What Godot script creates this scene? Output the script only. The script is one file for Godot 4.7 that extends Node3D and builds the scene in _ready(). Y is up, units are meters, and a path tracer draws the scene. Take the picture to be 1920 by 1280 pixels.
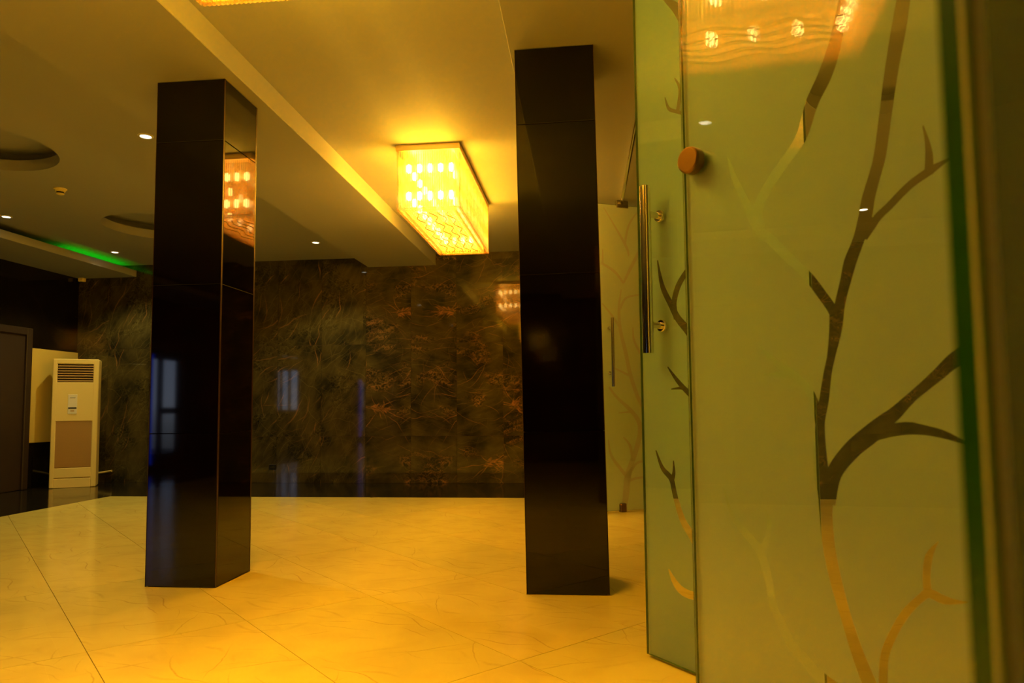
extends Node3D
# Room axes: x to the right along the far marble wall, y up, z towards the entrance behind the camera; metres.

var M := {}
var rng := RandomNumberGenerator.new()

# ------------------------------------------------------------------ helpers
func mesh_of(st: SurfaceTool, m: Material) -> ArrayMesh:
	var am := st.commit()
	am.surface_set_material(0, m)
	return am

func put(called: String, mesh: Mesh, parent: Node = self, at := Vector3.ZERO) -> MeshInstance3D:
	var o := MeshInstance3D.new()
	o.name = called
	o.mesh = mesh
	o.position = at
	parent.add_child(o, true)
	return o

func thing(called: String, label: String, category: String, at := Vector3.ZERO, turn := 0.0, group := "", kind := "") -> Node3D:
	var o := Node3D.new()
	o.name = called
	o.position = at
	o.rotation.y = turn
	add_child(o, true)
	tag(o, label, category, group, kind)
	return o

func tag(o: Node, label: String, category: String, group := "", kind := "") -> void:
	o.set_meta("label", label)
	o.set_meta("category", category)
	if group != "":
		o.set_meta("group", group)
	if kind != "":
		o.set_meta("kind", kind)

func begin() -> SurfaceTool:
	var st := SurfaceTool.new()
	st.begin(Mesh.PRIMITIVE_TRIANGLES)
	return st

# a quad seen from the side its normal n points to; corners in any turning sense
func quad(st: SurfaceTool, a: Vector3, b: Vector3, c: Vector3, d: Vector3, n: Vector3, uv := [Vector2(0, 0), Vector2(1, 0), Vector2(1, 1), Vector2(0, 1)]) -> void:
	var p := [a, b, c, d]
	var order := [0, 1, 2, 0, 2, 3]
	if (b - a).cross(c - a).dot(n) > 0.0:
		order = [0, 2, 1, 0, 3, 2]
	for i in order:
		st.set_normal(n)
		st.set_uv(uv[i])
		st.add_vertex(p[i])

# box with chamfered edges (c) between lo and hi
func chamfer_box(st: SurfaceTool, lo: Vector3, hi: Vector3, c := 0.0, at := Transform3D()) -> void:
	var ctr := (lo + hi) * 0.5
	var h := (hi - lo) * 0.5
	var ax := [Vector3.RIGHT, Vector3.UP, Vector3.BACK]
	for k in 3:
		for s in [-1.0, 1.0]:
			var n: Vector3 = ax[k] * s
			var u: Vector3 = ax[(k + 1) % 3]
			var v: Vector3 = ax[(k + 2) % 3]
			var hu := absf(h.dot(u)) - c
			var hv := absf(h.dot(v)) - c
			var o := ctr + n * absf(h.dot(n))
			quad(st, at * (o - u * hu - v * hv), at * (o + u * hu - v * hv), at * (o + u * hu + v * hv), at * (o - u * hu + v * hv), at.basis * n)
	if c <= 0.0:
		return
	for k in 3:
		var u: Vector3 = ax[(k + 1) % 3]
		var v: Vector3 = ax[(k + 2) % 3]
		var w: Vector3 = ax[k]
		var hu := absf(h.dot(u))
		var hv := absf(h.dot(v))
		var hw := absf(h.dot(w)) - c
		for su in [-1.0, 1.0]:
			for sv in [-1.0, 1.0]:
				var e1: Vector3 = ctr + u * su * hu + v * sv * (hv - c)
				var e2: Vector3 = ctr + u * su * (hu - c) + v * sv * hv
				quad(st, at * (e1 - w * hw), at * (e1 + w * hw), at * (e2 + w * hw), at * (e2 - w * hw), at.basis * (u * su + v * sv).normalized())
	for sx in [-1.0, 1.0]:
		for sy in [-1.0, 1.0]:
			for sz in [-1.0, 1.0]:
				var sg := Vector3(sx, sy, sz)
				var p0 := ctr + sg * Vector3(h.x, h.y - c, h.z - c)
				var p1 := ctr + sg * Vector3(h.x - c, h.y, h.z - c)
				var p2 := ctr + sg * Vector3(h.x - c, h.y - c, h.z)
				tri(st, at * p0, at * p1, at * p2, at.basis * sg.normalized())

func tri(st: SurfaceTool, a: Vector3, b: Vector3, c: Vector3, n: Vector3) -> void:
	var p := [a, b, c]
	if (b - a).cross(c - a).dot(n) > 0.0:
		p = [a, c, b]
	for q in p:
		st.set_normal(n)
		st.set_uv(Vector2.ZERO)
		st.add_vertex(q)

func box(called: String, lo: Vector3, hi: Vector3, m: Material, parent: Node = self, c := 0.0) -> MeshInstance3D:
	var st := begin()
	chamfer_box(st, lo, hi, c)
	return put(called, mesh_of(st, m), parent)

# tube of radius r along points, capped
func tube(st: SurfaceTool, pts: Array, r: float, sides := 12, cap := true) -> void:
	var rings := []
	for i in pts.size():
		var t: Vector3 = (pts[mini(i + 1, pts.size() - 1)] - pts[maxi(i - 1, 0)]).normalized()
		var a := t.cross(Vector3.UP if absf(t.y) < 0.9 else Vector3.RIGHT).normalized()
		var b := t.cross(a)
		var ring := []
		for k in sides:
			var ang := TAU * k / sides
			ring.append(a * cos(ang) + b * sin(ang))
		rings.append(ring)
	for i in pts.size() - 1:
		for k in sides:
			var k2 := (k + 1) % sides
			var q := [[i, k], [i + 1, k], [i + 1, k2], [i, k2]]
			var ps := []
			for e in q:
				ps.append(pts[e[0]] + rings[e[0]][e[1]] * r)
			var mid: Vector3 = rings[i][k] + rings[i][k2]
			var order := [0, 1, 2, 0, 2, 3]
			if (ps[1] - ps[0]).cross(ps[2] - ps[0]).dot(mid) > 0.0:
				order = [0, 2, 1, 0, 3, 2]
			for j in order:
				st.set_normal(rings[q[j][0]][q[j][1]])
				st.set_uv(Vector2.ZERO)
				st.add_vertex(ps[j])
	if cap:
		for e in [[0, -1.0], [pts.size() - 1, 1.0]]:
			var i: int = e[0]
			var t: Vector3 = (pts[mini(i + 1, pts.size() - 1)] - pts[maxi(i - 1, 0)]).normalized() * e[1]
			for k in sides:
				tri(st, pts[i], pts[i] + rings[i][k] * r, pts[i] + rings[i][(k + 1) % sides] * r, t)

# profile of (radius, height) turned about the axis of `at`'s y
func lathe(st: SurfaceTool, prof: Array, at := Transform3D(), sides := 28) -> void:
	for i in prof.size() - 1:
		var a: Vector2 = prof[i]
		var b: Vector2 = prof[i + 1]
		var nn := Vector2(b.y - a.y, -(b.x - a.x)).normalized()
		for k in sides:
			var t0 := TAU * k / sides
			var t1 := TAU * (k + 1) / sides
			var d0 := Vector3(cos(t0), 0, sin(t0))
			var d1 := Vector3(cos(t1), 0, sin(t1))
			var ps := [d0 * a.x + Vector3.UP * a.y, d1 * a.x + Vector3.UP * a.y, d1 * b.x + Vector3.UP * b.y, d0 * b.x + Vector3.UP * b.y]
			var ns := [d0 * nn.x + Vector3.UP * nn.y, d1 * nn.x + Vector3.UP * nn.y, d1 * nn.x + Vector3.UP * nn.y, d0 * nn.x + Vector3.UP * nn.y]
			var order := [0, 1, 2, 0, 2, 3]
			var m: Vector3 = ns[0] + ns[1]
			if ((ps[2] - ps[0]).cross(ps[3] - ps[1])).dot(m) > 0.0:
				order = [0, 2, 1, 0, 3, 2]
			for j in order:
				st.set_normal((at.basis * ns[j]).normalized())
				st.set_uv(Vector2.ZERO)
				st.add_vertex(at * ps[j])

func mat(color: Color, rough := 0.5, metal := 0.0, spec := 0.5) -> StandardMaterial3D:
	var m := StandardMaterial3D.new()
	m.albedo_color = color
	m.roughness = rough
	m.metallic = metal
	m.metallic_specular = spec
	return m

func lin(r: float, g: float, b: float) -> Color:
	return Color(r, g, b).linear_to_srgb()

func noise(seed_: int, freq: float, type := FastNoiseLite.TYPE_SIMPLEX_SMOOTH, fractal := FastNoiseLite.FRACTAL_FBM, octaves := 4) -> FastNoiseLite:
	var n := FastNoiseLite.new()
	n.seed = seed_
	n.frequency = freq
	n.noise_type = type
	n.fractal_type = fractal
	n.fractal_octaves = octaves
	return n

# ------------------------------------------------------------------ textures
func floor_marble() -> ImageTexture:
	var w := 512
	var h := 256
	var r := RandomNumberGenerator.new()
	r.seed = 19
	var f := PackedFloat32Array()
	f.resize(w * h)
	# veins run at 45 degrees to the slab, so nearly level across the room
	for i in 16:
		f = vein_line(f, w, r, Vector2(r.randf() * w, r.randf() * h), r.randfn(-0.75, 0.35), r.randf_range(60, 210), r.randf_range(1.0, 2.2), r.randf_range(0.25, 0.7), 0.11, h)
	for i in 12:
		f = vein_line(f, w, r, Vector2(r.randf() * w, r.randf() * h), r.randfn(-0.75, 0.5), r.randf_range(40, 120), r.randf_range(4.0, 9.0), r.randf_range(0.10, 0.26), 0.14, h)
	for i in 14:
		f = vein_line(f, w, r, Vector2(r.randf() * w, r.randf() * h), r.randfn(-0.2, 0.8), r.randf_range(30, 90), 0.9, r.randf_range(0.15, 0.4), 0.2, h)
	var cloud := noise(21, 0.008, FastNoiseLite.TYPE_SIMPLEX_SMOOTH, FastNoiseLite.FRACTAL_FBM, 3)
	var im := Image.create_empty(w, h, false, Image.FORMAT_RGB8)
	for y in h:
		for x in w:
			im.set_pixel(x, y, FLOOR_BASE.lerp(FLOOR_VEIN, clampf(f[y * w + x] * 1.15 + 0.14 * clampf(cloud.get_noise_2d(x, y) + 0.2, 0, 1), 0, 1)))
	im.resize(w * 2, h * 2, Image.INTERPOLATE_CUBIC)
	return ImageTexture.create_from_image(im)

# a wandering vein drawn into a field of strengths that repeats at its edges
func vein_line(field: PackedFloat32Array, s: int, r: RandomNumberGenerator, at: Vector2, angle: float, length: float, width: float, strength: float, bend: float, tall := 0) -> PackedFloat32Array:
	var rows := tall if tall > 0 else s
	var p := at
	var a := angle
	var n := int(length / 1.4)
	for i in n:
		var t := float(i) / n
		a += r.randf_range(-bend, bend)
		p += Vector2(cos(a), -sin(a)) * 1.4
		var k := strength * sin(PI * clampf(t * 0.96 + 0.04, 0, 1)) * r.randf_range(0.55, 1.0)
		var w := width * (0.4 + 0.6 * sin(PI * t))
		var reach := int(ceil(w))
		for dy in range(-reach, reach + 1):
			for dx in range(-reach, reach + 1):
				var q := Vector2i(posmod(int(p.x) + dx, s), posmod(int(p.y) + dy, rows))
				var d := Vector2(int(p.x) + dx + 0.5 - p.x, int(p.y) + dy + 0.5 - p.y).length()
				var v := k * clampf(1.0 - d / (w + 0.4), 0.0, 1.0)
				var ix := q.y * s + q.x
				if v > field[ix]:
					field[ix] = v
	return field

# olive marble, streaked on the diagonal (kind 0) or broken into shards by rust veins (kind 1)
func wall_marble(kind: int) -> ImageTexture:
	var s := 1024
	var r := RandomNumberGenerator.new()
	r.seed = 90 + kind
	var fo := PackedFloat32Array()
	fo.resize(s * s)
	var fr := PackedFloat32Array()
	fr.resize(s * s)
	if kind == 0:
		for i in 420:
			fo = vein_line(fo, s, r, Vector2(r.randf() * s, r.randf() * s), r.randfn(1.05, 0.25), r.randf_range(60, 380), r.randf_range(0.7, 1.9), r.randf_range(0.3, 1.0), 0.13)
		for i in 90:
			fo = vein_line(fo, s, r, Vector2(r.randf() * s, r.randf() * s), r.randf_range(0, TAU), r.randf_range(50, 200), 1.2, r.randf_range(0.2, 0.6), 0.16)
		for i in 70:
			fr = vein_line(fr, s, r, Vector2(r.randf() * s, r.randf() * s), r.randfn(1.0, 0.25), r.randf_range(60, 260), r.randf_range(1.2, 5.0), r.randf_range(0.3, 0.75), 0.10)
	else:
		for i in 260:
			fo = vein_line(fo, s, r, Vector2(r.randf() * s, r.randf() * s), r.randfn(0.4, 0.5), r.randf_range(50, 260), r.randf_range(0.7, 2.0), r.randf_range(0.2, 0.9), 0.14)
		for i in 190:
			fr = vein_line(fr, s, r, Vector2(r.randf() * s, r.randf() * s), r.randfn(0.15, 0.4), r.randf_range(50, 260), r.randf_range(0.7, 2.4), r.randf_range(0.25, 0.85), 0.11)
		for i in 50:
			fr = vein_line(fr, s, r, Vector2(r.randf() * s, r.randf() * s), r.randfn(-0.9, 0.3), r.randf_range(50, 200), r.randf_range(0.9, 2.2), r.randf_range(0.25, 0.75), 0.08)
		# bright knots with veins running out of them
		for c in [Vector2(250, 260), Vector2(800, 690), Vector2(600, 930), Vector2(90, 700)]:
			for i in 9:
				var a: float = [0.1, -0.15, 2.9, 3.3, 0.5, -0.7, 2.4, 4.0][i % 8] + r.randf_range(-0.2, 0.2)
				fr = vein_line(fr, s, r, c, a, r.randf_range(50, 200), r.randf_range(1.4, 3.0), 0.8, 0.08)
			for i in 26:
				fr = vein_line(fr, s, r, c + Vector2(r.randf_range(-46, 30), r.randf_range(-14, 14)), r.randfn(0.1, 0.4), r.randf_range(20, 60), r.randf_range(3.0, 7.0), r.randf_range(0.6, 1.0), 0.2)
	var jag := noise(31 + kind, 0.03, FastNoiseLite.TYPE_SIMPLEX_SMOOTH, FastNoiseLite.FRACTAL_FBM, 3)
	var net := noise(57 + kind, 0.030, FastNoiseLite.TYPE_CELLULAR, FastNoiseLite.FRACTAL_NONE, 1)
	net.cellular_return_type = FastNoiseLite.RETURN_DISTANCE2_SUB
	var grain := noise(61 + kind, 0.03, FastNoiseLite.TYPE_SIMPLEX_SMOOTH, FastNoiseLite.FRACTAL_FBM, 4)
	var cloud := noise(71 + kind, 0.005, FastNoiseLite.TYPE_SIMPLEX_SMOOTH, FastNoiseLite.FRACTAL_FBM, 4)
	var im := Image.create_empty(s, s, false, Image.FORMAT_RGB8)
	var tilt := 1.0 if kind == 0 else 0.3
	for y in s:
		for x in s:
			var c := cloud.get_noise_2d(x, y)
			var g := grain.get_noise_2d((x * cos(tilt) - y * sin(tilt)) * 0.25, x * sin(tilt) + y * cos(tilt))
			var col := MARBLE_BASE.lerp(MARBLE_DARK, clampf(-c * 1.2 - g * 0.4, 0.0, 0.8)).lerp(MARBLE_OLIVE, clampf(c * 0.5 + g * 0.25, 0.0, 0.5))
			var m := clampf((cloud.get_noise_2d(x * 0.7 + 5000, y * 1.1) - 0.12) * 4.0, 0.0, 1.0)
			if m > 0.0:
				var e := clampf(-net.get_noise_2d(x + 30.0 * jag.get_noise_2d(x, y), y * 1.7 + 30.0 * jag.get_noise_2d(x, y + 500)), 0.0, 1.0)
				col = col.lerp(MARBLE_DARK, m * (1.0 - e) * 0.75).lerp(MARBLE_RUST if kind == 1 else MARBLE_OLIVE, m * pow(e, 5.0) * (0.34 + 0.5 * g))
			var ix := y * s + x
			col = col.lerp(MARBLE_OLIVE, fo[ix]).lerp(MARBLE_RUST, fr[ix])
			im.set_pixel(x, y, col)
	return ImageTexture.create_from_image(im)

const FLOOR_BASE := Color(0.90, 0.85, 0.50)
const FLOOR_VEIN := Color(0.66, 0.56, 0.33)
const MARBLE_BASE := Color(0.262, 0.238, 0.148)
const MARBLE_DARK := Color(0.12, 0.115, 0.085)
const MARBLE_OLIVE := Color(0.44, 0.40, 0.23)
const MARBLE_RUST := Color(0.74, 0.49, 0.29)

func make_materials() -> void:
	M.paint = mat(Color(0.62, 0.64, 0.71), 0.75)  # cool cast of daylight is put into this even colour
	M.cream = mat(Color(0.93, 0.87, 0.58), 0.45)
	M.board = mat(Color(0.80, 0.72, 0.38), 0.5)
	M.cream_dark = mat(Color(0.74, 0.62, 0.40), 0.6)
	M.black = mat(lin(0.0016, 0.0007, 0.0006), 0.04, 0.0, 0.5)
	M.black_wall = mat(lin(0.006, 0.004, 0.003), 0.06, 0.0, 0.5)
	M.brown = mat(Color(0.17, 0.085, 0.05), 0.4)
	M.grout = mat(Color(0.30, 0.20, 0.14), 0.8)
	M.joint = mat(Color(0.38, 0.29, 0.19), 0.9)
	M.granite = mat(Color(0.13, 0.12, 0.10), 0.10, 0.0, 0.5)
	M.chrome = mat(Color(0.86, 0.86, 0.86), 0.12, 1.0)
	M.brass = mat(Color(0.50, 0.40, 0.27), 0.3, 1.0)
	M.steel = mat(Color(0.62, 0.60, 0.58), 0.3, 1.0)
	M.gilt = mat(Color(0.90, 0.80, 0.62), 0.3, 1.0)
	M.dark_plastic = mat(Color(0.06, 0.05, 0.05), 0.5)
	M.wood = mat(Color(0.20, 0.15, 0.12), 0.5)
	M.white_trim = mat(Color(0.92, 0.92, 0.88), 0.4)
	var g := mat(Color(0.80, 0.90, 0.82, 0.03), 0.0)
	g.transparency = BaseMaterial3D.TRANSPARENCY_ALPHA
	M.glass = g
	M.glass_edge = mat(lin(0.012, 0.075, 0.004), 0.2)
	var f := mat(FILM, 0.9, 0.0, 0.2)
	f.backlight_enabled = true
	f.backlight = Color(1, 1, 1)
	M.film = f
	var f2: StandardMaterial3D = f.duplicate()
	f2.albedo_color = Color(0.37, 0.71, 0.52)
	M.film_lamp_offset = f2  # same film, colour shifted to offset lamp light on the distant door
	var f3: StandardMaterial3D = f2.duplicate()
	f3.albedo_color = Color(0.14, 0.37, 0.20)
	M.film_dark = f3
	var f4: StandardMaterial3D = f.duplicate()
	f4.albedo_color = Color(0.42, 0.66, 0.80)
	M.film_door = f4
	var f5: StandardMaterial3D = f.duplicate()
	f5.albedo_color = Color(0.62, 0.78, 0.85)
	M.edge_sheen = f5  # paler film colour standing in for reflected daylight
	var tg := mat(Color(0.20, 0.19, 0.08, 0.5), 0.0)
	tg.transparency = BaseMaterial3D.TRANSPARENCY_ALPHA
	M.glass_tinted = tg
	var cr := mat(Color(0.72, 0.48, 0.12, 0.26), 0.03)
	cr.transparency = BaseMaterial3D.TRANSPARENCY_ALPHA
	cr.backlight_enabled = true
	cr.backlight = Color(0.26, 0.26, 0.26)
	M.crystal = cr
	var bulb := mat(Color(1, 0.95, 0.85), 0.4)
	bulb.emission_enabled = true
	bulb.emission = Color(1.0, 0.82, 0.46)
	bulb.emission_energy_multiplier = 26.0
	M.bulb = bulb
	var dl := mat(Color(1, 1, 0.95), 0.4)
	dl.emission_enabled = true
	dl.emission = Color(1.0, 0.98, 0.86)
	dl.emission_energy_multiplier = 6.0
	M.downlight = dl
	var gl := mat(Color(0.5, 1, 0.6), 0.4)
	gl.emission_enabled = true
	gl.emission = Color(0.1, 1.0, 0.15)
	gl.emission_energy_multiplier = 2.0
	M.led = gl
	var bl := mat(Color(0.2, 0.4, 1), 0.4)
	bl.emission_enabled = true
	bl.emission = Color(0.05, 0.25, 1.0)
	bl.emission_energy_multiplier = 4.0
	M.led_blue = bl
	var fm := floor_marble()
	M.tile = []
	for k in 3:
		var t := mat([Color(1, 1, 1), Color(0.985, 0.975, 0.965), Color(0.97, 0.975, 0.98)][k], 0.16)
		t.albedo_texture = fm
		M.tile.append(t)
	M.slab = []
	for k in 2:
		var t := mat(Color(1, 1, 1), 0.04)
		t.albedo_texture = wall_marble(k)
		M.slab.append(t)

const FILM := Color(0.435, 0.645, 0.80)

# ------------------------------------------------------------------ builders
func build_floor() -> void:
	var f := thing("floor", "polished cream marble floor of large diagonal slabs with a dark granite border", "floor", Vector3.ZERO, 0.0, "", "structure")
	box("base", Vector3(-7.1, -0.25, -9.0), Vector3(5.5, -0.006, 5.2), M.joint, f)
	var field := PackedVector2Array([Vector2(-5.30, -7.33), Vector2(5.2, -7.33), Vector2(5.2, 5.0), Vector2(-5.30, 5.0)])
	var r2 := sqrt(0.5)
	# a = (x - z) / sqrt 2, b = (x + z) / sqrt 2
	for i in range(-14, 20):
		for j in range(-10, 11):
			var a0 := 0.456 + 0.618 * i
			var b0 := -2.06 + 1.182 * j
			var g := 0.0014
			var poly := PackedVector2Array()
			for c in [[a0 + g, b0 + g], [a0 + 0.618 - g, b0 + g], [a0 + 0.618 - g, b0 + 1.182 - g], [a0 + g, b0 + 1.182 - g]]:
				poly.append(Vector2((c[0] + c[1]) * r2, (c[1] - c[0]) * r2))
			for cut in Geometry2D.intersect_polygons(poly, field):
				if cut.size() < 3:
					continue
				var area := 0.0
				for q in cut.size():
					area += cut[q].cross(cut[(q + 1) % cut.size()])
				if absf(area) < 0.004:
					continue
				var off := Vector2(rng.randf(), rng.randf())
				var flip := -1.0 if rng.randf() < 0.5 else 1.0
				var st := begin()
				var idx := Geometry2D.triangulate_polygon(cut)
				for t in range(0, idx.size(), 3):
					var p := [cut[idx[t]], cut[idx[t + 1]], cut[idx[t + 2]]]
					if (p[1] - p[0]).cross(p[2] - p[0]) < 0.0:
						p = [p[0], p[2], p[1]]
					for q in p:
						st.set_normal(Vector3.UP)
						st.set_uv(Vector2((q.x + q.y) * r2 / 1.2, (q.x - q.y) * r2 / 0.6) * flip + off)
						st.add_vertex(Vector3(q.x, 0.0, q.y))
				for q in cut.size():
					var p0 := cut[q]
					var p1 := cut[(q + 1) % cut.size()]
					var n := Vector3(p1.y - p0.y, 0, p0.x - p1.x).normalized() * signf(area)
					quad(st, Vector3(p0.x, 0, p0.y), Vector3(p1.x, 0, p1.y), Vector3(p1.x, -0.008, p1.y), Vector3(p0.x, -0.008, p0.y), n)
				put("tile", mesh_of(st, M.tile[rng.randi() % 3]), f)
	# dark granite slabs of the border
	for k in 20:
		var x := -6.88 + 0.62 * k
		box("border_slab", Vector3(x, -0.012, -8.76), Vector3(minf(x + 0.618, 5.2), 0.0, -7.332), M.granite, f)
	for k in 20:
		var z := -7.33 + 0.62 * k
		box("border_slab", Vector3(-6.88, -0.012, z), Vector3(-5.302, 0.0, minf(z + 0.618, 5.0)), M.granite, f)

func marble_slab(lo: Vector2, hi: Vector2, kind: int, flip: bool, off: Vector2, parent: Node) -> void:
	var st := begin()
	var z0 := -8.76
	var z1 := -8.742
	var e := 0.0012
	var a := Vector3(lo.x + e, lo.y + e, z1)
	var b := Vector3(hi.x - e, lo.y + e, z1)
	var c := Vector3(hi.x - e, hi.y - e, z1)
	var d := Vector3(lo.x + e, hi.y - e, z1)
	var uv := []
	for p in [a, b, c, d]:
		var u: float = p.x / 2.6
		if flip:
			u = (lo.x + hi.x - p.x) / 2.6
		uv.append(Vector2(u, -p.y / 2.6) + off)
	quad(st, a, b, c, d, Vector3.BACK, uv)
	var back := Vector3(0, 0, z0 - z1)
	quad(st, a, b, b + back, a + back, Vector3.DOWN)
	quad(st, d, c, c + back, d + back, Vector3.UP)
	quad(st, a, d, d + back, a + back, Vector3.LEFT)
	quad(st, b, c, c + back, b + back, Vector3.RIGHT)
	put("marble_slab", mesh_of(st, M.slab[kind]), parent)

func build_walls() -> void:
	var w := thing("wall_far", "far wall clad in tall dark olive and rust veined marble slabs", "wall", Vector3.ZERO, 0.0, "", "structure")
	box("backing", Vector3(-7.1, -0.2, -9.0), Vector3(5.5, 3.3, -8.757), M.grout, w)
	var rows := [0.0, 0.597, 1.785, 2.96]
	for k in range(-5, 16):
		var x0 := -4.018 + 0.598 * k
		for r in 3:
			var lo := Vector2(maxf(x0, -6.87), rows[r])
			var hi := Vector2(minf(x0 + 0.598, 5.2), rows[r + 1])
			if hi.x - lo.x < 0.05:
				continue
			var kind := 0 if k < 2 else 1
			marble_slab(lo, hi, kind, (k % 4) == 3, Vector2(0.03 * r + 0.04 * (posmod(k, 3)), 0.05 * r), w)
	var l := thing("wall_left", "polished black left wall mirroring the chandelier lights", "wall", Vector3.ZERO, 0.0, "", "structure")
	# a passage opens at z -2.6 to -0.9, the glazed entrance at z 3.25 to 4.25
	box("panel", Vector3(-7.1, -0.2, -8.75), Vector3(-6.87, 3.3, -2.6), M.black_wall, l)
	box("panel", Vector3(-7.1, 2.2, -2.6), Vector3(-6.87, 3.3, -0.9), M.black_wall, l)
	box("panel", Vector3(-7.1, -0.2, -0.9), Vector3(-6.87, 3.3, 3.25), M.black_wall, l)
	box("panel", Vector3(-7.1, 1.9, 3.25), Vector3(-6.87, 3.3, 4.25), M.black_wall, l)
	box("panel", Vector3(-7.1, -0.2, 4.25), Vector3(-6.87, 3.3, 5.2), M.black_wall, l)
	var ps := thing("wall_passage", "dark passage beyond the left wall with a window at its end", "wall", Vector3.ZERO, 0.0, "", "structure")
	box("floor_slab", Vector3(-10.2, -0.25, -3.0), Vector3(-7.1, 0.0, 2.9), M.granite, ps)
	box("ceiling_slab", Vector3(-10.2, 2.6, -3.0), Vector3(-7.1, 2.8, 2.9), M.wood, ps)
	box("panel", Vector3(-10.4, -0.25, -3.0), Vector3(-10.2, 2.8, 3.0), M.wood, ps)
	box("panel", Vector3(-10.4, -0.25, -3.2), Vector3(-7.1, 2.8, -3.0), M.wood, ps)
	box("panel", Vector3(-10.2, -0.25, 2.9), Vector3(-9.45, 2.8, 3.1), M.wood, ps)
	box("panel", Vector3(-9.45, -0.25, 2.9), Vector3(-8.55, 0.95, 3.1), M.wood, ps)
	box("panel", Vector3(-9.45, 2.15, 2.9), Vector3(-8.55, 2.8, 3.1), M.wood, ps)
	box("panel", Vector3(-8.55, -0.25, 2.9), Vector3(-7.1, 2.8, 3.1), M.wood, ps)
	var win := thing("window_1", "window at the end of the side passage with slim upright bars", "window", Vector3(-9.0, 0.95, 3.0), 0.0, "", "structure")
	var st := begin()
	for k in 4:
		var x: float = [-0.43, -0.29, -0.02, 0.40][k]
		chamfer_box(st, Vector3(x - 0.04, 0.0, -0.03), Vector3(x + 0.04, 1.2, 0.03))
	put("frame", mesh_of(st, M.wood), win)
	box("pane", Vector3(-0.45, 0.0, -0.004), Vector3(0.45, 1.2, 0.004), M.glass, win)
	var en := thing("door_2", "glazed entrance door in the left wall behind the camera", "door", Vector3(-6.98, 0, 3.25), 0.0, "", "structure")
	st = begin()
	for z in [0.0, 0.34, 0.92]:
		chamfer_box(st, Vector3(-0.03, 0, z), Vector3(0.03, 1.9, z + 0.08))
	chamfer_box(st, Vector3(-0.03, 1.8, 0.0), Vector3(0.03, 1.9, 1.0))
	chamfer_box(st, Vector3(-0.03, 0.0, 0.0), Vector3(0.03, 0.25, 1.0))
	chamfer_box(st, Vector3(-0.03, 0.9, 0.4), Vector3(0.03, 1.0, 1.0))
	put("frame", mesh_of(st, M.dark_plastic), en)
	box("pane", Vector3(-0.004, 0.2, 0.02), Vector3(0.004, 1.85, 0.98), M.glass, en)
	var b := thing("wall_back", "plain dark wall behind the camera", "wall", Vector3.ZERO, 0.0, "", "structure")
	box("panel", Vector3(-7.1, -0.2, 5.0), Vector3(5.5, 3.3, 5.2), M.black_wall, b)
	var r := thing("wall_right", "plain painted wall far to the right behind the glass", "wall", Vector3.ZERO, 0.0, "", "structure")
	box("panel", Vector3(5.2, -0.2, -9.0), Vector3(5.5, 3.3, 5.2), M.paint, r)
	var gr := thing("ground", "dark pavement outside the entrance", "ground", Vector3.ZERO, 0.0, "", "structure")
	box("paving", Vector3(-18.0, -0.35, -12.0), Vector3(-7.1, -0.26, 14.0), M.joint, gr)

func csg_box(op: int, lo: Vector3, hi: Vector3, parent: Node, m: Material) -> void:
	var c := CSGBox3D.new()
	c.name = "block"
	c.size = hi - lo
	c.position = (lo + hi) * 0.5
	c.operation = op
	c.material = m
	parent.add_child(c, true)

func csg_round(at: Vector3, r: float, h: float, parent: Node, m: Material) -> void:
	var c := CSGCylinder3D.new()
	c.name = "recess"
	c.radius = r
	c.height = h
	c.sides = 72
	c.position = at
	c.operation = CSGShape3D.OPERATION_SUBTRACTION
	c.material = m
	parent.add_child(c, true)

func ceiling_slab(called: String, lo: Vector3, hi: Vector3, rounds: Array, parent: Node) -> void:
	var k := CSGCombiner3D.new()
	k.name = called
	parent.add_child(k, true)
	csg_box(CSGShape3D.OPERATION_UNION, lo, hi, k, M.paint)
	for p in rounds:
		csg_round(Vector3(p.x, lo.y + 0.04, p.y), 0.54, 0.11, k, M.paint)
		csg_round(Vector3(p.x, lo.y + 0.135, p.y), 0.66, 0.09, k, M.paint)

func build_ceiling() -> void:
	var c := thing("ceiling", "white plaster ceiling with dropped beams, a raised tray and round recesses", "ceiling", Vector3.ZERO, 0.0, "", "structure")
	ceiling_slab("side_slab", Vector3(-7.1, 2.925, -9.0), Vector3(-2.3, 3.3, 5.2), [Vector2(-4.50, -4.60), Vector2(-4.555, -6.945), Vector2(-4.5, -2.25)], c)
	ceiling_slab("side_slab", Vector3(0.2, 2.925, -9.0), Vector3(5.5, 3.3, 5.2), [Vector2(1.95, -4.33), Vector2(2.1, -6.8)], c)
	box("tray", Vector3(-2.3, 2.95, -9.0), Vector3(0.2, 3.3, 5.2), M.paint, c)
	box("beam", Vector3(-2.80, 2.80, -8.742), Vector3(-1.895, 2.951, 5.0), M.paint, c, 0.004)
	box("beam", Vector3(-0.375, 2.86, -8.742), Vector3(0.53, 2.951, 5.0), M.paint, c, 0.004)
	# left soffit: a trough with a lip, the green strip light lies in it
	var st := begin()
	chamfer_box(st, Vector3(-6.87, 2.765, -8.742), Vector3(-6.05, 2.79, 5.0))
	chamfer_box(st, Vector3(-6.07, 2.765, -8.742), Vector3(-6.03, 2.855, 5.0), 0.004)
	put("soffit", mesh_of(st, M.paint), c)

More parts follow.
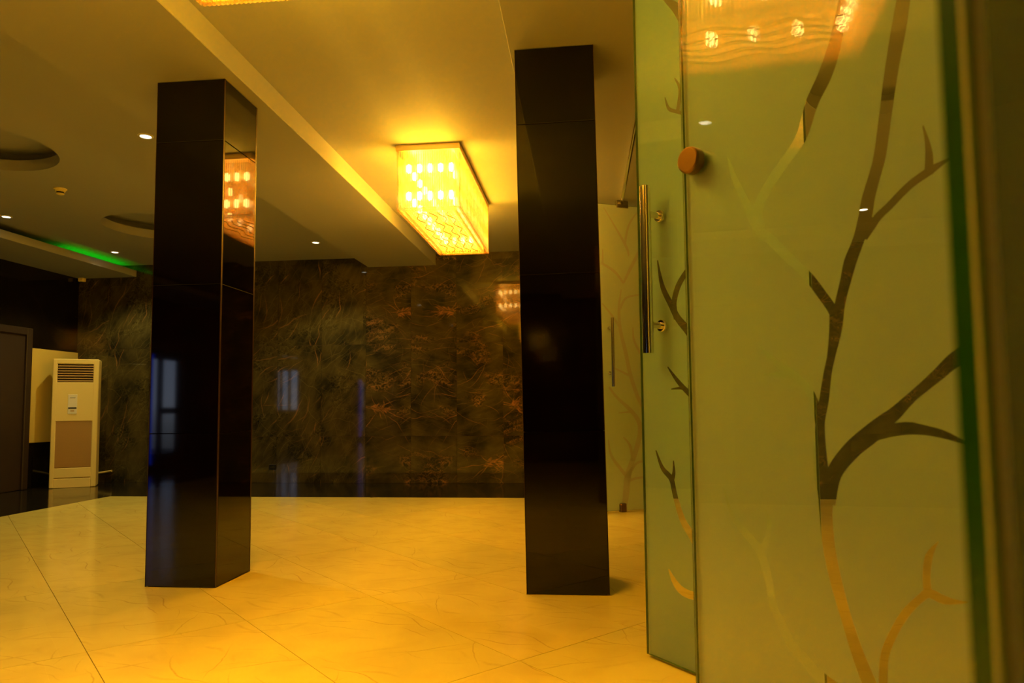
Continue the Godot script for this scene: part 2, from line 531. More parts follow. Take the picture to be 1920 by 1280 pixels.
func pillar(label: String, at: Vector3, wx: float, wz: float, height: float, lean: float) -> void:
	var t := thing("pillar", label, "pillar", at)
	t.rotation.z = lean
	var bv := 0.002
	box("core", Vector3(-wx / 2 + 0.012, 0, -wz / 2 + 0.012), Vector3(wx / 2 - 0.012, height, wz / 2 - 0.012), M.grout, t)
	var ys := [0.004, 0.822, 1.637, 2.447, height - 0.002]
	for r in 4:
		for s in [-1.0, 1.0]:
			var lo_y: float = ys[r] + 0.001
			var hi_y: float = ys[r + 1] - 0.001
			var z0: float = s * wz / 2
			box("tile", Vector3(-wx / 2 + 0.003, lo_y, minf(z0, z0 - s * 0.012)), Vector3(wx / 2 - 0.003, hi_y, maxf(z0, z0 - s * 0.012)), M.black, t, bv)
			var x0: float = s * wx / 2
			box("tile", Vector3(minf(x0, x0 - s * 0.012), lo_y, -wz / 2 + 0.0145), Vector3(maxf(x0, x0 - s * 0.012), hi_y, wz / 2 - 0.0145), M.black, t, bv)

	for sx in [-1.0, 1.0]:
		for sz in [-1.0, 1.0]:
			var a := Vector3(sx * (wx / 2 - 0.0005), 0.002, sz * (wz / 2 - 0.0005))
			var c := Vector3(sx * (wx / 2 - 0.0028), height - 0.002, sz * (wz / 2 - 0.0143))
			box("corner_joint", Vector3(minf(a.x, c.x), a.y, minf(a.z, c.z)), Vector3(maxf(a.x, c.x), c.y, maxf(a.z, c.z)), M.brown, t)

func catmull(pts: Array, n := 5) -> Array:
	var out := []
	for i in pts.size() - 1:
		var p0: Vector3 = pts[maxi(i - 1, 0)]
		var p1: Vector3 = pts[i]
		var p2: Vector3 = pts[i + 1]
		var p3: Vector3 = pts[mini(i + 2, pts.size() - 1)]
		for k in n:
			out.append(p1.cubic_interpolate(p2, p0, p3, float(k) / n))
	out.append(pts[-1])
	return out

# outline of a branch: centre line of (along, up, width)
func branch_outline(pts: Array) -> PackedVector2Array:
	var c := catmull(pts)
	var left := []
	var right := []
	for i in c.size():
		var a: Vector3 = c[maxi(i - 1, 0)]
		var b: Vector3 = c[mini(i + 1, c.size() - 1)]
		var t := Vector2(b.x - a.x, b.y - a.y).normalized()
		var q := Vector2(-t.y, t.x) * maxf(c[i].z, 0.0012) * 0.5
		var o := Vector2(c[i].x, c[i].y)
		left.append(o + q)
		right.append(o - q)
	right.reverse()
	return PackedVector2Array(left + right)

# the frosted film of a panel (0..w along, y0..y1 up) with the clear branches cut out of it; also the cut-out shapes
func film_mesh(w: float, y0: float, y1: float, strokes: Array, z: float, m: Material, keep_branches := false) -> ArrayMesh:
	var outs := []
	var boxes := []
	for s in strokes:
		var o := branch_outline(s)
		outs.append(o)
		var r := Rect2(o[0], Vector2.ZERO)
		for p in o:
			r = r.expand(p)
		boxes.append(r)
	var st := begin()
	var n := int(ceil((y1 - y0) / 0.012))
	for i in n:
		var a := y0 + (y1 - y0) * i / n
		var b := y0 + (y1 - y0) * (i + 1) / n
		var strip := PackedVector2Array([Vector2(0, a), Vector2(w, a), Vector2(w, b), Vector2(0, b)])
		var polys := [] if keep_branches else [strip]
		var rect := Rect2(0, a, w, b - a)
		for k in outs.size():
			if not rect.intersects(boxes[k], true):
				continue
			if keep_branches:
				polys.append_array(Geometry2D.intersect_polygons(strip, outs[k]))
				continue
			var nx := []
			for p in polys:
				for q in Geometry2D.clip_polygons(p, outs[k]):
					if not Geometry2D.is_polygon_clockwise(q) == Geometry2D.is_polygon_clockwise(strip):
						continue
					nx.append(q)
			polys = nx
		for p in polys:
			var idx := Geometry2D.triangulate_polygon(p)
			for t in range(0, idx.size(), 3):
				tri(st, Vector3(p[idx[t]].x, p[idx[t]].y, z), Vector3(p[idx[t + 1]].x, p[idx[t + 1]].y, z), Vector3(p[idx[t + 2]].x, p[idx[t + 2]].y, z), Vector3.BACK)
	return mesh_of(st, m)

# panel standing at `at`, running along `dir` (its local x), seen side is local +z
func glass_panel(called: String, label: String, category: String, at: Vector3, dir: Vector3, w: float, y0: float, y1: float, strokes: Array, film: Material, dark_branches := false) -> Node3D:
	var t := thing(called, label, category, at, atan2(-dir.z, dir.x))
	var d := 0.012
	var st := begin()
	quad(st, Vector3(0, y0, 0), Vector3(w, y0, 0), Vector3(w, y1, 0), Vector3(0, y1, 0), Vector3.BACK)
	quad(st, Vector3(0, y0, -d), Vector3(w, y0, -d), Vector3(w, y1, -d), Vector3(0, y1, -d), Vector3.FORWARD)
	put("glass_pane", mesh_of(st, M.glass), t)
	st = begin()
	for x in [[0.0, -1.0], [w, 1.0]]:
		quad(st, Vector3(x[0], y0, 0), Vector3(x[0], y1, 0), Vector3(x[0], y1, -d), Vector3(x[0], y0, -d), Vector3(x[1], 0, 0))
	for y in [[y0, -1.0], [y1, 1.0]]:
		quad(st, Vector3(0, y[0], 0), Vector3(w, y[0], 0), Vector3(w, y[0], -d), Vector3(0, y[0], -d), Vector3(0, y[1], 0))
	var e := put("polished_edge", mesh_of(st, M.glass_edge), t)
	e.set_meta("label", "green polished glass edge")
	var f := put("frosted_film", film_mesh(w, y0, y1, strokes, -d - 0.0008, film), t)
	f.set_meta("label", "frosted film with clear branch pattern" if strokes.size() > 0 else "plain frosted film")
	if dark_branches:
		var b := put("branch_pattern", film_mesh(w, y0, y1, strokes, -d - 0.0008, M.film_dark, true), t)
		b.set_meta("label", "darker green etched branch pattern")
	return t

func handle_bar(t: Node3D, x: float, y0: float, y1: float, posts: Array, reach: float, r: float) -> void:
	var h := Node3D.new()
	h.name = "pull_handle"
	t.add_child(h, true)
	var st := begin()
	tube(st, [Vector3(x, y0, reach), Vector3(x, y1, reach)], r, 20)
	put("bar", mesh_of(st, M.chrome), h)
	for y in posts:
		st = begin()
		tube(st, [Vector3(x, y, 0.0), Vector3(x, y, reach)], r * 0.62, 16)
		lathe(st, [Vector2(0.0, 0.012), Vector2(r * 1.05, 0.012), Vector2(r * 1.15, 0.009), Vector2(r * 1.15, 0.0)], Transform3D(Basis(Vector3.RIGHT, PI / 2), Vector3(x, y, 0.0)), 20)
		lathe(st, [Vector2(0.0, 0.012), Vector2(r * 1.05, 0.012), Vector2(r * 1.15, 0.009), Vector2(r * 1.15, 0.0)], Transform3D(Basis(Vector3.RIGHT, -PI / 2), Vector3(x, y, -0.014)), 20)
		put("standoff", mesh_of(st, M.chrome), h)

func build_glass() -> void:
	# foreground panel: left edge near the middle of the picture, running right and towards the camera
	var near := glass_panel("glass_panel", "large frosted glass panel with clear tree branch pattern and round brass knob in the foreground", "glass panel", Vector3(0.225, 0, -1.547), Vector3(0.661, 0, 0.750), 1.0, 0.012, 2.55, NEAR_STROKES, M.film)
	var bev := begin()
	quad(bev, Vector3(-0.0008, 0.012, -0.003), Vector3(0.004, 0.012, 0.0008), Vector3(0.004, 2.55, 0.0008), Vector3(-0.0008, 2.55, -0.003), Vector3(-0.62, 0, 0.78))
	put("sheen_bevel", mesh_of(bev, M.edge_sheen), near)  # pale strip paints a daylight reflection down this edge
	var k := Node3D.new()
	k.name = "knob"
	near.add_child(k, true)
	for s in [1.0, -1.0]:
		var st := begin()
		var b := Basis(Vector3.RIGHT, PI / 2 * s)
		var prof := [Vector2(0.0, 0.0275), Vector2(0.025, 0.0275), Vector2(0.0275, 0.026), Vector2(0.029, 0.022), Vector2(0.029, 0.003), Vector2(0.026, 0.0)]
		lathe(st, prof, Transform3D(b, Vector3(0.036, 1.478, 0.0 if s > 0 else -0.013)), 40)
		put("knob_cap", mesh_of(st, M.brass), k)
	# door leaf behind it with the long pull handle
	var door := glass_panel("glass_door", "frosted glass door leaf with long chrome pull handle behind the foreground panel", "glass door", Vector3(0.218, 0, -2.733), Vector3(0.62, 0, 0.785), 0.742, 0.012, 2.62, DOOR_STROKES, M.film_door)
	handle_bar(door, 0.125, 1.141, 1.768, [1.665, 1.247], 0.075, 0.020)
	var st := begin()
	chamfer_box(st, Vector3(0.66, 0.0, -0.02), Vector3(0.74, 0.05, 0.008), 0.004)
	put("pivot_fitting", mesh_of(st, M.steel), door)
	# distant panel right of the second pillar
	var far := glass_panel("glass_door", "distant frosted glass door with faint green branches beside the right pillar", "glass door", Vector3(0.214, 0, -6.343) - Vector3(0.905, 0, -0.425) * 0.22, Vector3(0.905, 0, -0.425), 0.64, 0.012, 2.815, shifted(FAR_STROKES, 0.22), M.film_lamp_offset, true)
	handle_bar(far, 0.235, 1.127, 1.75, [1.66, 1.25], 0.07, 0.015)
	st = begin()
	chamfer_box(st, Vector3(0.315, 0.0, -0.03), Vector3(0.375, 0.075, 0.018), 0.006)
	put("pivot_fitting", mesh_of(st, M.brass), far)
	# nearest panel, its edge just in front of the lens on the right: bare tinted glass
	var tp := thing("glass_panel", "blurred bare tinted glass panel with green edge, closest at the right picture edge", "glass panel", Vector3(0.128, 0, -0.2345), atan2(0.368, 0.93))
	st = begin()
	quad(st, Vector3(0, 0.012, 0), Vector3(0.9, 0.012, 0), Vector3(0.9, 2.55, 0), Vector3(0, 2.55, 0), Vector3.BACK)
	quad(st, Vector3(0, 0.012, -0.012), Vector3(0.9, 0.012, -0.012), Vector3(0.9, 2.55, -0.012), Vector3(0, 2.55, -0.012), Vector3.FORWARD)
	put("glass_pane", mesh_of(st, M.glass_tinted), tp)
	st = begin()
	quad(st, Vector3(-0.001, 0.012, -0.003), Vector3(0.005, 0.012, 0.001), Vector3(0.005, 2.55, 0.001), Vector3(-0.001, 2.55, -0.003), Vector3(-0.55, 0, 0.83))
	put("sheen_bevel", mesh_of(st, M.film), tp)
	st = begin()
	for x in [[0.0, -1.0], [0.9, 1.0]]:
		quad(st, Vector3(x[0], 0.012, 0), Vector3(x[0], 2.55, 0), Vector3(x[0], 2.55, -0.012), Vector3(x[0], 0.012, -0.012), Vector3(x[1], 0, 0))
	for y in [[0.012, -1.0], [2.55, 1.0]]:
		quad(st, Vector3(0, y[0], 0), Vector3(0.9, y[0], 0), Vector3(0.9, y[0], -0.012), Vector3(0, y[0], -0.012), Vector3(0, y[1], 0))
	put("polished_edge", mesh_of(st, M.glass_edge), tp).set_meta("label", "green polished glass edge")
	# stay bar from the top of the distant door
	var rod := thing("stay_bar", "slim chrome stay bar clamped to the top edge of the distant glass door", "stay bar", Vector3(0.37, 2.817, -6.416))
	st = begin()
	tube(st, [Vector3(0, 0.018, 0.0), Vector3(0, 0.018, 3.2)], 0.0155, 14)
	put("rod", mesh_of(st, M.chrome), rod)
	st = begin()
	var tw := Transform3D(Basis(Vector3.UP, 0.44), Vector3.ZERO)
	chamfer_box(st, Vector3(-0.06, 0.0, -0.022), Vector3(0.06, 0.036, 0.018), 0.004, tw)
	chamfer_box(st, Vector3(-0.06, -0.03, 0.004), Vector3(0.06, 0.003, 0.018), 0.003, tw)
	put("clamp", mesh_of(st, M.steel), rod)

func shifted(strokes: Array, dx: float) -> Array:
	var out := []
	for s in strokes:
		var o := []
		for p in s:
			o.append(p + Vector3(dx, 0, 0))
		out.append(o)
	return out

func multi(called: String, mesh: Mesh, places: Array, parent: Node) -> void:
	var mm := MultiMesh.new()
	mm.transform_format = MultiMesh.TRANSFORM_3D
	mm.mesh = mesh
	mm.instance_count = places.size()
	for i in places.size():
		mm.set_instance_transform(i, places[i])
	var o := MultiMeshInstance3D.new()
	o.name = called
	o.multimesh = mm
	o.set_meta("kind", "stuff")
	parent.add_child(o, true)

func chandelier(label: String, at: Vector3, hx: float, hz: float, power: float) -> void:
	var t := thing("chandelier", label, "chandelier", at)   # at: on the ceiling, middle of the plate
	box("ceiling_plate", Vector3(-hx, -0.045, -hz), Vector3(hx, 0.0, hz), M.gilt, t, 0.003)
	# glass rods round the rim in two rings, bead at the foot of each
	var rod := begin()
	lathe(rod, [Vector2(0.0, 0.0), Vector2(0.0056, -0.002), Vector2(0.0056, -0.43), Vector2(0.0, -0.434)], Transform3D(), 8)
	var rod_mesh := mesh_of(rod, M.crystal)
	var sphere := SphereMesh.new()
	sphere.radius = 0.011
	sphere.height = 0.022
	sphere.radial_segments = 8
	sphere.rings = 5
	sphere.material = M.crystal
	var rods := []
	var beads := []
	for ring in 2:
		var rx := hx - 0.008 - 0.045 * ring
		var rz := hz - 0.008 - 0.045 * ring
		var pts := []
		var nx := int(round(2 * rx / 0.0175))
		var nz := int(round(2 * rz / 0.0175))
		for i in nx:
			for s in [-1.0, 1.0]:
				pts.append(Vector2(-rx + 2 * rx * (i + 0.5) / nx, s * rz))
		for i in nz:
			for s in [-1.0, 1.0]:
				pts.append(Vector2(s * rx, -rz + 2 * rz * (i + 0.5) / nz))
		for p in pts:
			var y := -0.05 - 0.004 * ring
			rods.append(Transform3D(Basis(), Vector3(p.x, y, p.y)))
			beads.append(Transform3D(Basis(), Vector3(p.x, y - 0.441, p.y)))
	multi("crystal_rods", rod_mesh, rods, t)
	multi("crystal_beads", sphere, beads, t)
	# shorter inner rods
	var short := begin()
	lathe(short, [Vector2(0.0, 0.0), Vector2(0.006, -0.002), Vector2(0.006, -0.40), Vector2(0.0, -0.404)], Transform3D(), 8)
	var inner := []
	for i in range(-2, 3):
		var n := int(hz * 2 / 0.075) - 2
		for j in n:
			inner.append(Transform3D(Basis(), Vector3(i * 0.062, -0.05, -hz + 0.11 + j * 0.075)))
	# crystal beads hung close together under the whole box
	var under := []
	var cx := int(2 * hx / 0.026) - 5
	var cz := int(2 * hz / 0.026) - 5
	for i in cx:
		for j in cz:
			under.append(Transform3D(Basis(), Vector3(-0.026 * (cx - 1) / 2.0 + 0.026 * i, -0.478 + 0.006 * ((i + j) % 2), -0.026 * (cz - 1) / 2.0 + 0.026 * j)))
	multi("bottom_beads", sphere, under, t)
	multi("inner_rods", mesh_of(short, M.crystal), inner, t)
	# wavy wires under the inner rods
	for i in 5:
		var pts := []
		for j in 60:
			var z := lerpf(-hz + 0.12, hz - 0.12, j / 59.0)
			pts.append(Vector3(-0.13 + 0.065 * i + 0.02 * sin(z * 22.0 + i), -0.496, z))
		var st := begin()
		tube(st, pts, 0.003, 6)
		put("wavy_wire", mesh_of(st, M.dark_plastic), t)
	# bulbs in two tiers, each with its light inside
	var cap := CapsuleMesh.new()
	cap.radius = 0.020
	cap.height = 0.070
	cap.radial_segments = 12
	cap.rings = 4
	cap.material = M.bulb
	for tier in [-0.16, -0.375]:
		for i in 5:
			for j in 9:
				if i > 0 and i < 4 and j > 0 and j < 8:
					continue
				var p := Vector3((hx - 0.082) * (-1.0 + 2.0 * i / 4.0), tier, (hz - 0.082) * (-1.0 + 2.0 * j / 8.0))
				put("bulb", cap, t, p)
				var o := OmniLight3D.new()
				o.name = "bulb_light"
				o.position = p
				o.light_color = LAMP
				o.light_energy = power * (1.15 if tier > -0.3 else 0.85)
				o.light_size = 0.013
				o.omni_range = 16.0
				o.omni_attenuation = 2.0
				o.shadow_enabled = true
				t.add_child(o, true)

func downlight(label: String, at: Vector3, group := "", share := 1.0) -> void:
	var t := thing("downlight", label, "downlight", at, 0.0, group)
	var st := begin()
	lathe(st, [Vector2(0.036, -0.002), Vector2(0.040, -0.007), Vector2(0.047, -0.006), Vector2(0.054, -0.001), Vector2(0.054, 0.0)], Transform3D(), 32)
	put("trim_ring", mesh_of(st, M.white_trim), t)
	st = begin()
	lathe(st, [Vector2(0.037, -0.0015), Vector2(0.020, -0.0055), Vector2(0.0, -0.0065)], Transform3D(), 24)
	put("lens", mesh_of(st, M.downlight), t)
	var l := SpotLight3D.new()
	l.name = "downlight_beam"
	l.position = Vector3(0, -0.02, 0)
	l.rotation.x = -PI / 2
	l.spot_angle = 62.0
	l.spot_angle_attenuation = 0.6
	l.spot_range = 14.0
	l.spot_attenuation = 2.0
	l.light_color = lin(1.0, 0.78, 0.26)
	l.light_energy = DOWN * share
	l.light_size = 0.036
	l.shadow_enabled = true
	t.add_child(l, true)

func build_left_side() -> void:
	# floor-standing air conditioner set across the corner
	var p0 := Vector3(-6.613, 0, -8.013)
	var dir := Vector3(0.873, 0, -0.487)
	var ac := thing("air_conditioner", "tall cream floor standing air conditioner across the left corner", "air conditioner", p0, atan2(-dir.z, dir.x))
	var w := 0.50
	var h := 1.612
	var d := -0.24
	var st := begin()
	# body as a shell of frames so that grille openings are recessed
	chamfer_box(st, Vector3(0, 0, d), Vector3(w, h, -0.03), 0.012)
	chamfer_box(st, Vector3(0, 0.0, -0.035), Vector3(0.05, h, 0.0), 0.008)
	chamfer_box(st, Vector3(w - 0.06, 0.0, -0.035), Vector3(w, h, 0.0), 0.008)
	chamfer_box(st, Vector3(0.04, h - 0.065, -0.035), Vector3(w - 0.05, h, 0.0), 0.008)
	chamfer_box(st, Vector3(0.04, 0.83, -0.035), Vector3(w - 0.05, 1.318, -0.001), 0.004)
	put("body", mesh_of(st, M.cream), ac)
	box("outlet", Vector3(0.05, 1.318, -0.034), Vector3(w - 0.06, h - 0.065, -0.026), M.dark_plastic, ac)
	for k in 7:
		st = begin()
		var y := 1.336 + 0.031 * k
		chamfer_box(st, Vector3(0.05, y - 0.007, -0.026), Vector3(w - 0.06, y + 0.007, -0.004), 0.002)
		put("slat", mesh_of(st, M.cream_dark), ac)
	var pn := box("control_panel", Vector3(0.175, 0.92, -0.001), Vector3(0.275, 1.165, 0.004), M.white_trim, ac, 0.002)
	pn.set_meta("label", "pale control panel")
	box("display", Vector3(0.18, 0.985, 0.004), Vector3(0.27, 1.002, 0.006), M.dark_plastic, pn)
	box("name_strip", Vector3(0.195, 1.118, 0.004), Vector3(0.255, 1.123, 0.0052), M.dark_plastic, pn)
	box("button", Vector3(0.205, 0.95, 0.004), Vector3(0.245, 0.966, 0.0056), M.cream_dark, pn)
	var g := box("intake_grille", Vector3(0.045, 0.25, -0.033), Vector3(w - 0.055, 0.835, -0.012), M.cream_dark, ac, 0.002)
	st = begin()
	for k in 36:
		var y := 0.26 + 0.016 * k
		chamfer_box(st, Vector3(0.055, y, -0.012), Vector3(w - 0.065, y + 0.008, -0.007))
	var fins := put("fins", mesh_of(st, M.cream_dark), g)
	fins.set_meta("kind", "stuff")
	box("lower_panel", Vector3(0.045, 0.125, -0.034), Vector3(w - 0.055, 0.245, -0.003), M.cream, ac, 0.004)
	box("base", Vector3(0.045, 0.0, -0.034), Vector3(w - 0.055, 0.115, -0.003), M.cream, ac, 0.004)
	# pipe at its foot along the wall
	st = begin()
	tube(st, [Vector3(-6.66, 0.11, -8.60), Vector3(-6.55, 0.12, -8.70), Vector3(-6.42, 0.135, -8.725), Vector3(-6.30, 0.155, -8.728)], 0.014, 10)
	tag(put("pipe", mesh_of(st, M.cream), self), "short pale pipe leaving the air conditioner along the marble wall", "pipe")
	# pale board on the left wall
	var bd := box("wall_board", Vector3(-6.868, 0.565, -8.738), Vector3(-6.845, 1.745, -7.95), M.board, self, 0.004)
	tag(bd, "pale cream board on the black wall behind the air conditioner", "board")
	# brown door
	var dr := thing("door_1", "dark brown door and frame in the left wall at the picture edge", "door", Vector3(-6.87, 0, -7.93), 0.0, "", "structure")
	st = begin()
	chamfer_box(st, Vector3(0.001, 0, -0.0), Vector3(0.05, 1.985, 0.09), 0.008)
	chamfer_box(st, Vector3(0.001, 0, 1.0), Vector3(0.05, 1.985, 1.09), 0.008)
	chamfer_box(st, Vector3(0.001, 1.895, 0.085), Vector3(0.05, 1.985, 1.005), 0.008)
	put("frame", mesh_of(st, M.wood), dr)
	box("leaf", Vector3(0.001, 0.005, 0.09), Vector3(0.022, 1.895, 1.0), M.wood, dr, 0.003)
	# socket, sensor, smoke detector
	var so := thing("wall_socket", "small black wall socket low on the marble wall", "socket", Vector3(-4.062, 0.17, -8.742))
	box("plate", Vector3(-0.05, 0, 0), Vector3(0.05, 0.068, 0.009), M.dark_plastic, so, 0.003)
	box("inset", Vector3(-0.03, 0.016, 0.009), Vector3(0.03, 0.052, 0.0105), M.black, so)
	var se := thing("sensor", "tiny cream sensor box under the corner of the soffit", "sensor", Vector3(-6.80, 2.765, -8.70))
	box("housing", Vector3(-0.035, -0.05, -0.035), Vector3(0.04, 0.0, 0.03), M.cream, se, 0.006)
	st = begin()
	lathe(st, [Vector2(0, -0.062), Vector2(0.014, -0.058), Vector2(0.018, -0.05)], Transform3D(), 16)
	put("eye", mesh_of(st, M.dark_plastic), se)
	var sm := thing("smoke_detector", "round cream smoke detector on the ceiling between the round recesses", "smoke detector", Vector3(-4.61, 2.925, -5.60))
	sm.scale = Vector3.ONE * 0.85
	st = begin()
	lathe(st, [Vector2(0.062, 0.0), Vector2(0.062, -0.008), Vector2(0.05, -0.012), Vector2(0.046, -0.03), Vector2(0.036, -0.034)].duplicate(), Transform3D(), 32)
	put("base", mesh_of(st, M.cream), sm)
	st = begin()
	lathe(st, [Vector2(0.034, -0.034), Vector2(0.034, -0.05)], Transform3D(), 24)
	put("vent", mesh_of(st, M.dark_plastic), sm)
	st = begin()
	lathe(st, [Vector2(0.038, -0.05), Vector2(0.036, -0.058), Vector2(0.02, -0.064), Vector2(0.0, -0.065)], Transform3D(), 24)
	lathe(st, [Vector2(0.0, -0.05), Vector2(0.038, -0.05)], Transform3D(), 24)
	put("cap", mesh_of(st, M.cream), sm)
	# green strip light in the trough
	var ld := thing("strip_light", "green glowing strip light hidden in the left ceiling cove", "strip light", Vector3(-6.19, 2.791, -8.70))
	box("strip", Vector3(-0.006, 0, 0.0), Vector3(0.006, 0.006, 1.15), M.led, ld)
	var al := AreaLight3D.new()
	al.name = "strip_glow"
	al.area_size = Vector2(0.02, 1.1)
	al.position = Vector3(0.0, 0.012, 0.57)
	al.rotation.x = PI / 2
	al.light_color = Color(0.02, 1.0, 0.06)
	al.light_energy = 0.08
	al.shadow_enabled = true
	ld.add_child(al, true)
	# blue tube by the entrance, seen mirrored in the pillar
	var bt := thing("tube_light", "upright blue tube light beside the daylit entrance", "tube light", Vector3(-6.84, 0.10, 3.21))
	st = begin()
	tube(st, [Vector3(0, 0, 0), Vector3(0, 1.75, 0)], 0.008, 10)
	put("tube", mesh_of(st, M.led_blue), bt)

func _ready() -> void:
	rng.seed = 7
	# camera
	var cam := Camera3D.new()
	cam.name = "camera"
	cam.transform = Transform3D(Basis(Vector3.UP, 0.104) * Basis(Vector3.RIGHT, 0.0678) * Basis(Vector3.BACK, -0.0093), Vector3(0, 0.945, 0))
	var att := CameraAttributesPhysical.new()
	att.frustum_focal_length = 24.0
	att.frustum_focus_distance = 4.5
	att.frustum_near = 0.05
	att.frustum_far = 60.0
	att.exposure_aperture = 5.6
	cam.attributes = att
	cam.projection = Camera3D.PROJECTION_FRUSTUM
	cam.near = 0.05
	cam.far = 60.0
	cam.size = 0.05 * 1280.0 / 1300.0
	cam.frustum_offset = Vector2(0.0, 0.05 * 36.0 / 1300.0)
	add_child(cam)
	cam.current = true
	# sky and exposure
	var we := WorldEnvironment.new()
	we.name = "environment"
	var env := Environment.new()
	env.background_mode = Environment.BG_SKY
	var sky := Sky.new()
	var sm := ProceduralSkyMaterial.new()
	sm.sky_top_color = Color(0.55, 0.68, 0.95)
	sm.sky_horizon_color = Color(0.82, 0.88, 0.98)
	sm.ground_bottom_color = Color(0.4, 0.42, 0.45)
	sm.ground_horizon_color = Color(0.75, 0.8, 0.88)
	sm.sky_energy_multiplier = 1.0
	sky.sky_material = sm
	env.sky = sky
	env.background_energy_multiplier = SKY
	env.tonemap_mode = Environment.TONE_MAPPER_LINEAR
	env.tonemap_exposure = 1.0
	env.sdfgi_enabled = true
	env.ssao_enabled = true
	env.ssil_enabled = true
	we.environment = env
	add_child(we)
	make_materials()
	build_floor()
	build_walls()
	build_ceiling()
	pillar("left black tiled pillar showing two glossy sides and a lamp reflection", Vector3(-2.175, 0, -3.775), 0.40, 0.39, 2.80, 0.0)
	pillar("right black tiled pillar standing beside the frosted glass", Vector3(-0.100, 0, -3.785), 0.42, 0.42, 2.86, 0.0125)
	chandelier("crystal rod chandelier hanging in full view between the two pillars", Vector3(-1.155, 2.95, -5.845), 0.247, 0.80, BULB)
	chandelier("nearer crystal chandelier cut off by the top picture edge", Vector3(-1.155, 2.95, -1.565), 0.247, 0.80, BULB_NEAR)
	var g := "recessed ceiling downlights"
	downlight("white downlight left of and close to the top of the left pillar", Vector3(-3.12, 2.925, -4.58), g)
	downlight("white downlight at the far left picture edge above the cove", Vector3(-5.80, 2.925, -6.34), g)
	downlight("white downlight beside the green lit cove near the marble wall", Vector3(-5.79, 2.925, -7.96), g)
	downlight("white downlight between the left pillar and the chandelier, near the marble wall", Vector3(-3.147, 2.925, -7.83), g)
	downlight("downlight outside the picture, mirrored in the foreground glass", Vector3(-3.12, 2.925, -1.33), g)
	downlight("white downlight seen through the clear branch of the foreground glass panel", Vector3(2.85, 2.925, -7.27), g, 0.3)
	build_left_side()
	build_glass()

const LAMP := Color(1.0, 0.70, 0.03)
const BULB := 0.20
const BULB_NEAR := 0.36
const DOWN := 1.8
const SKY := 2.2

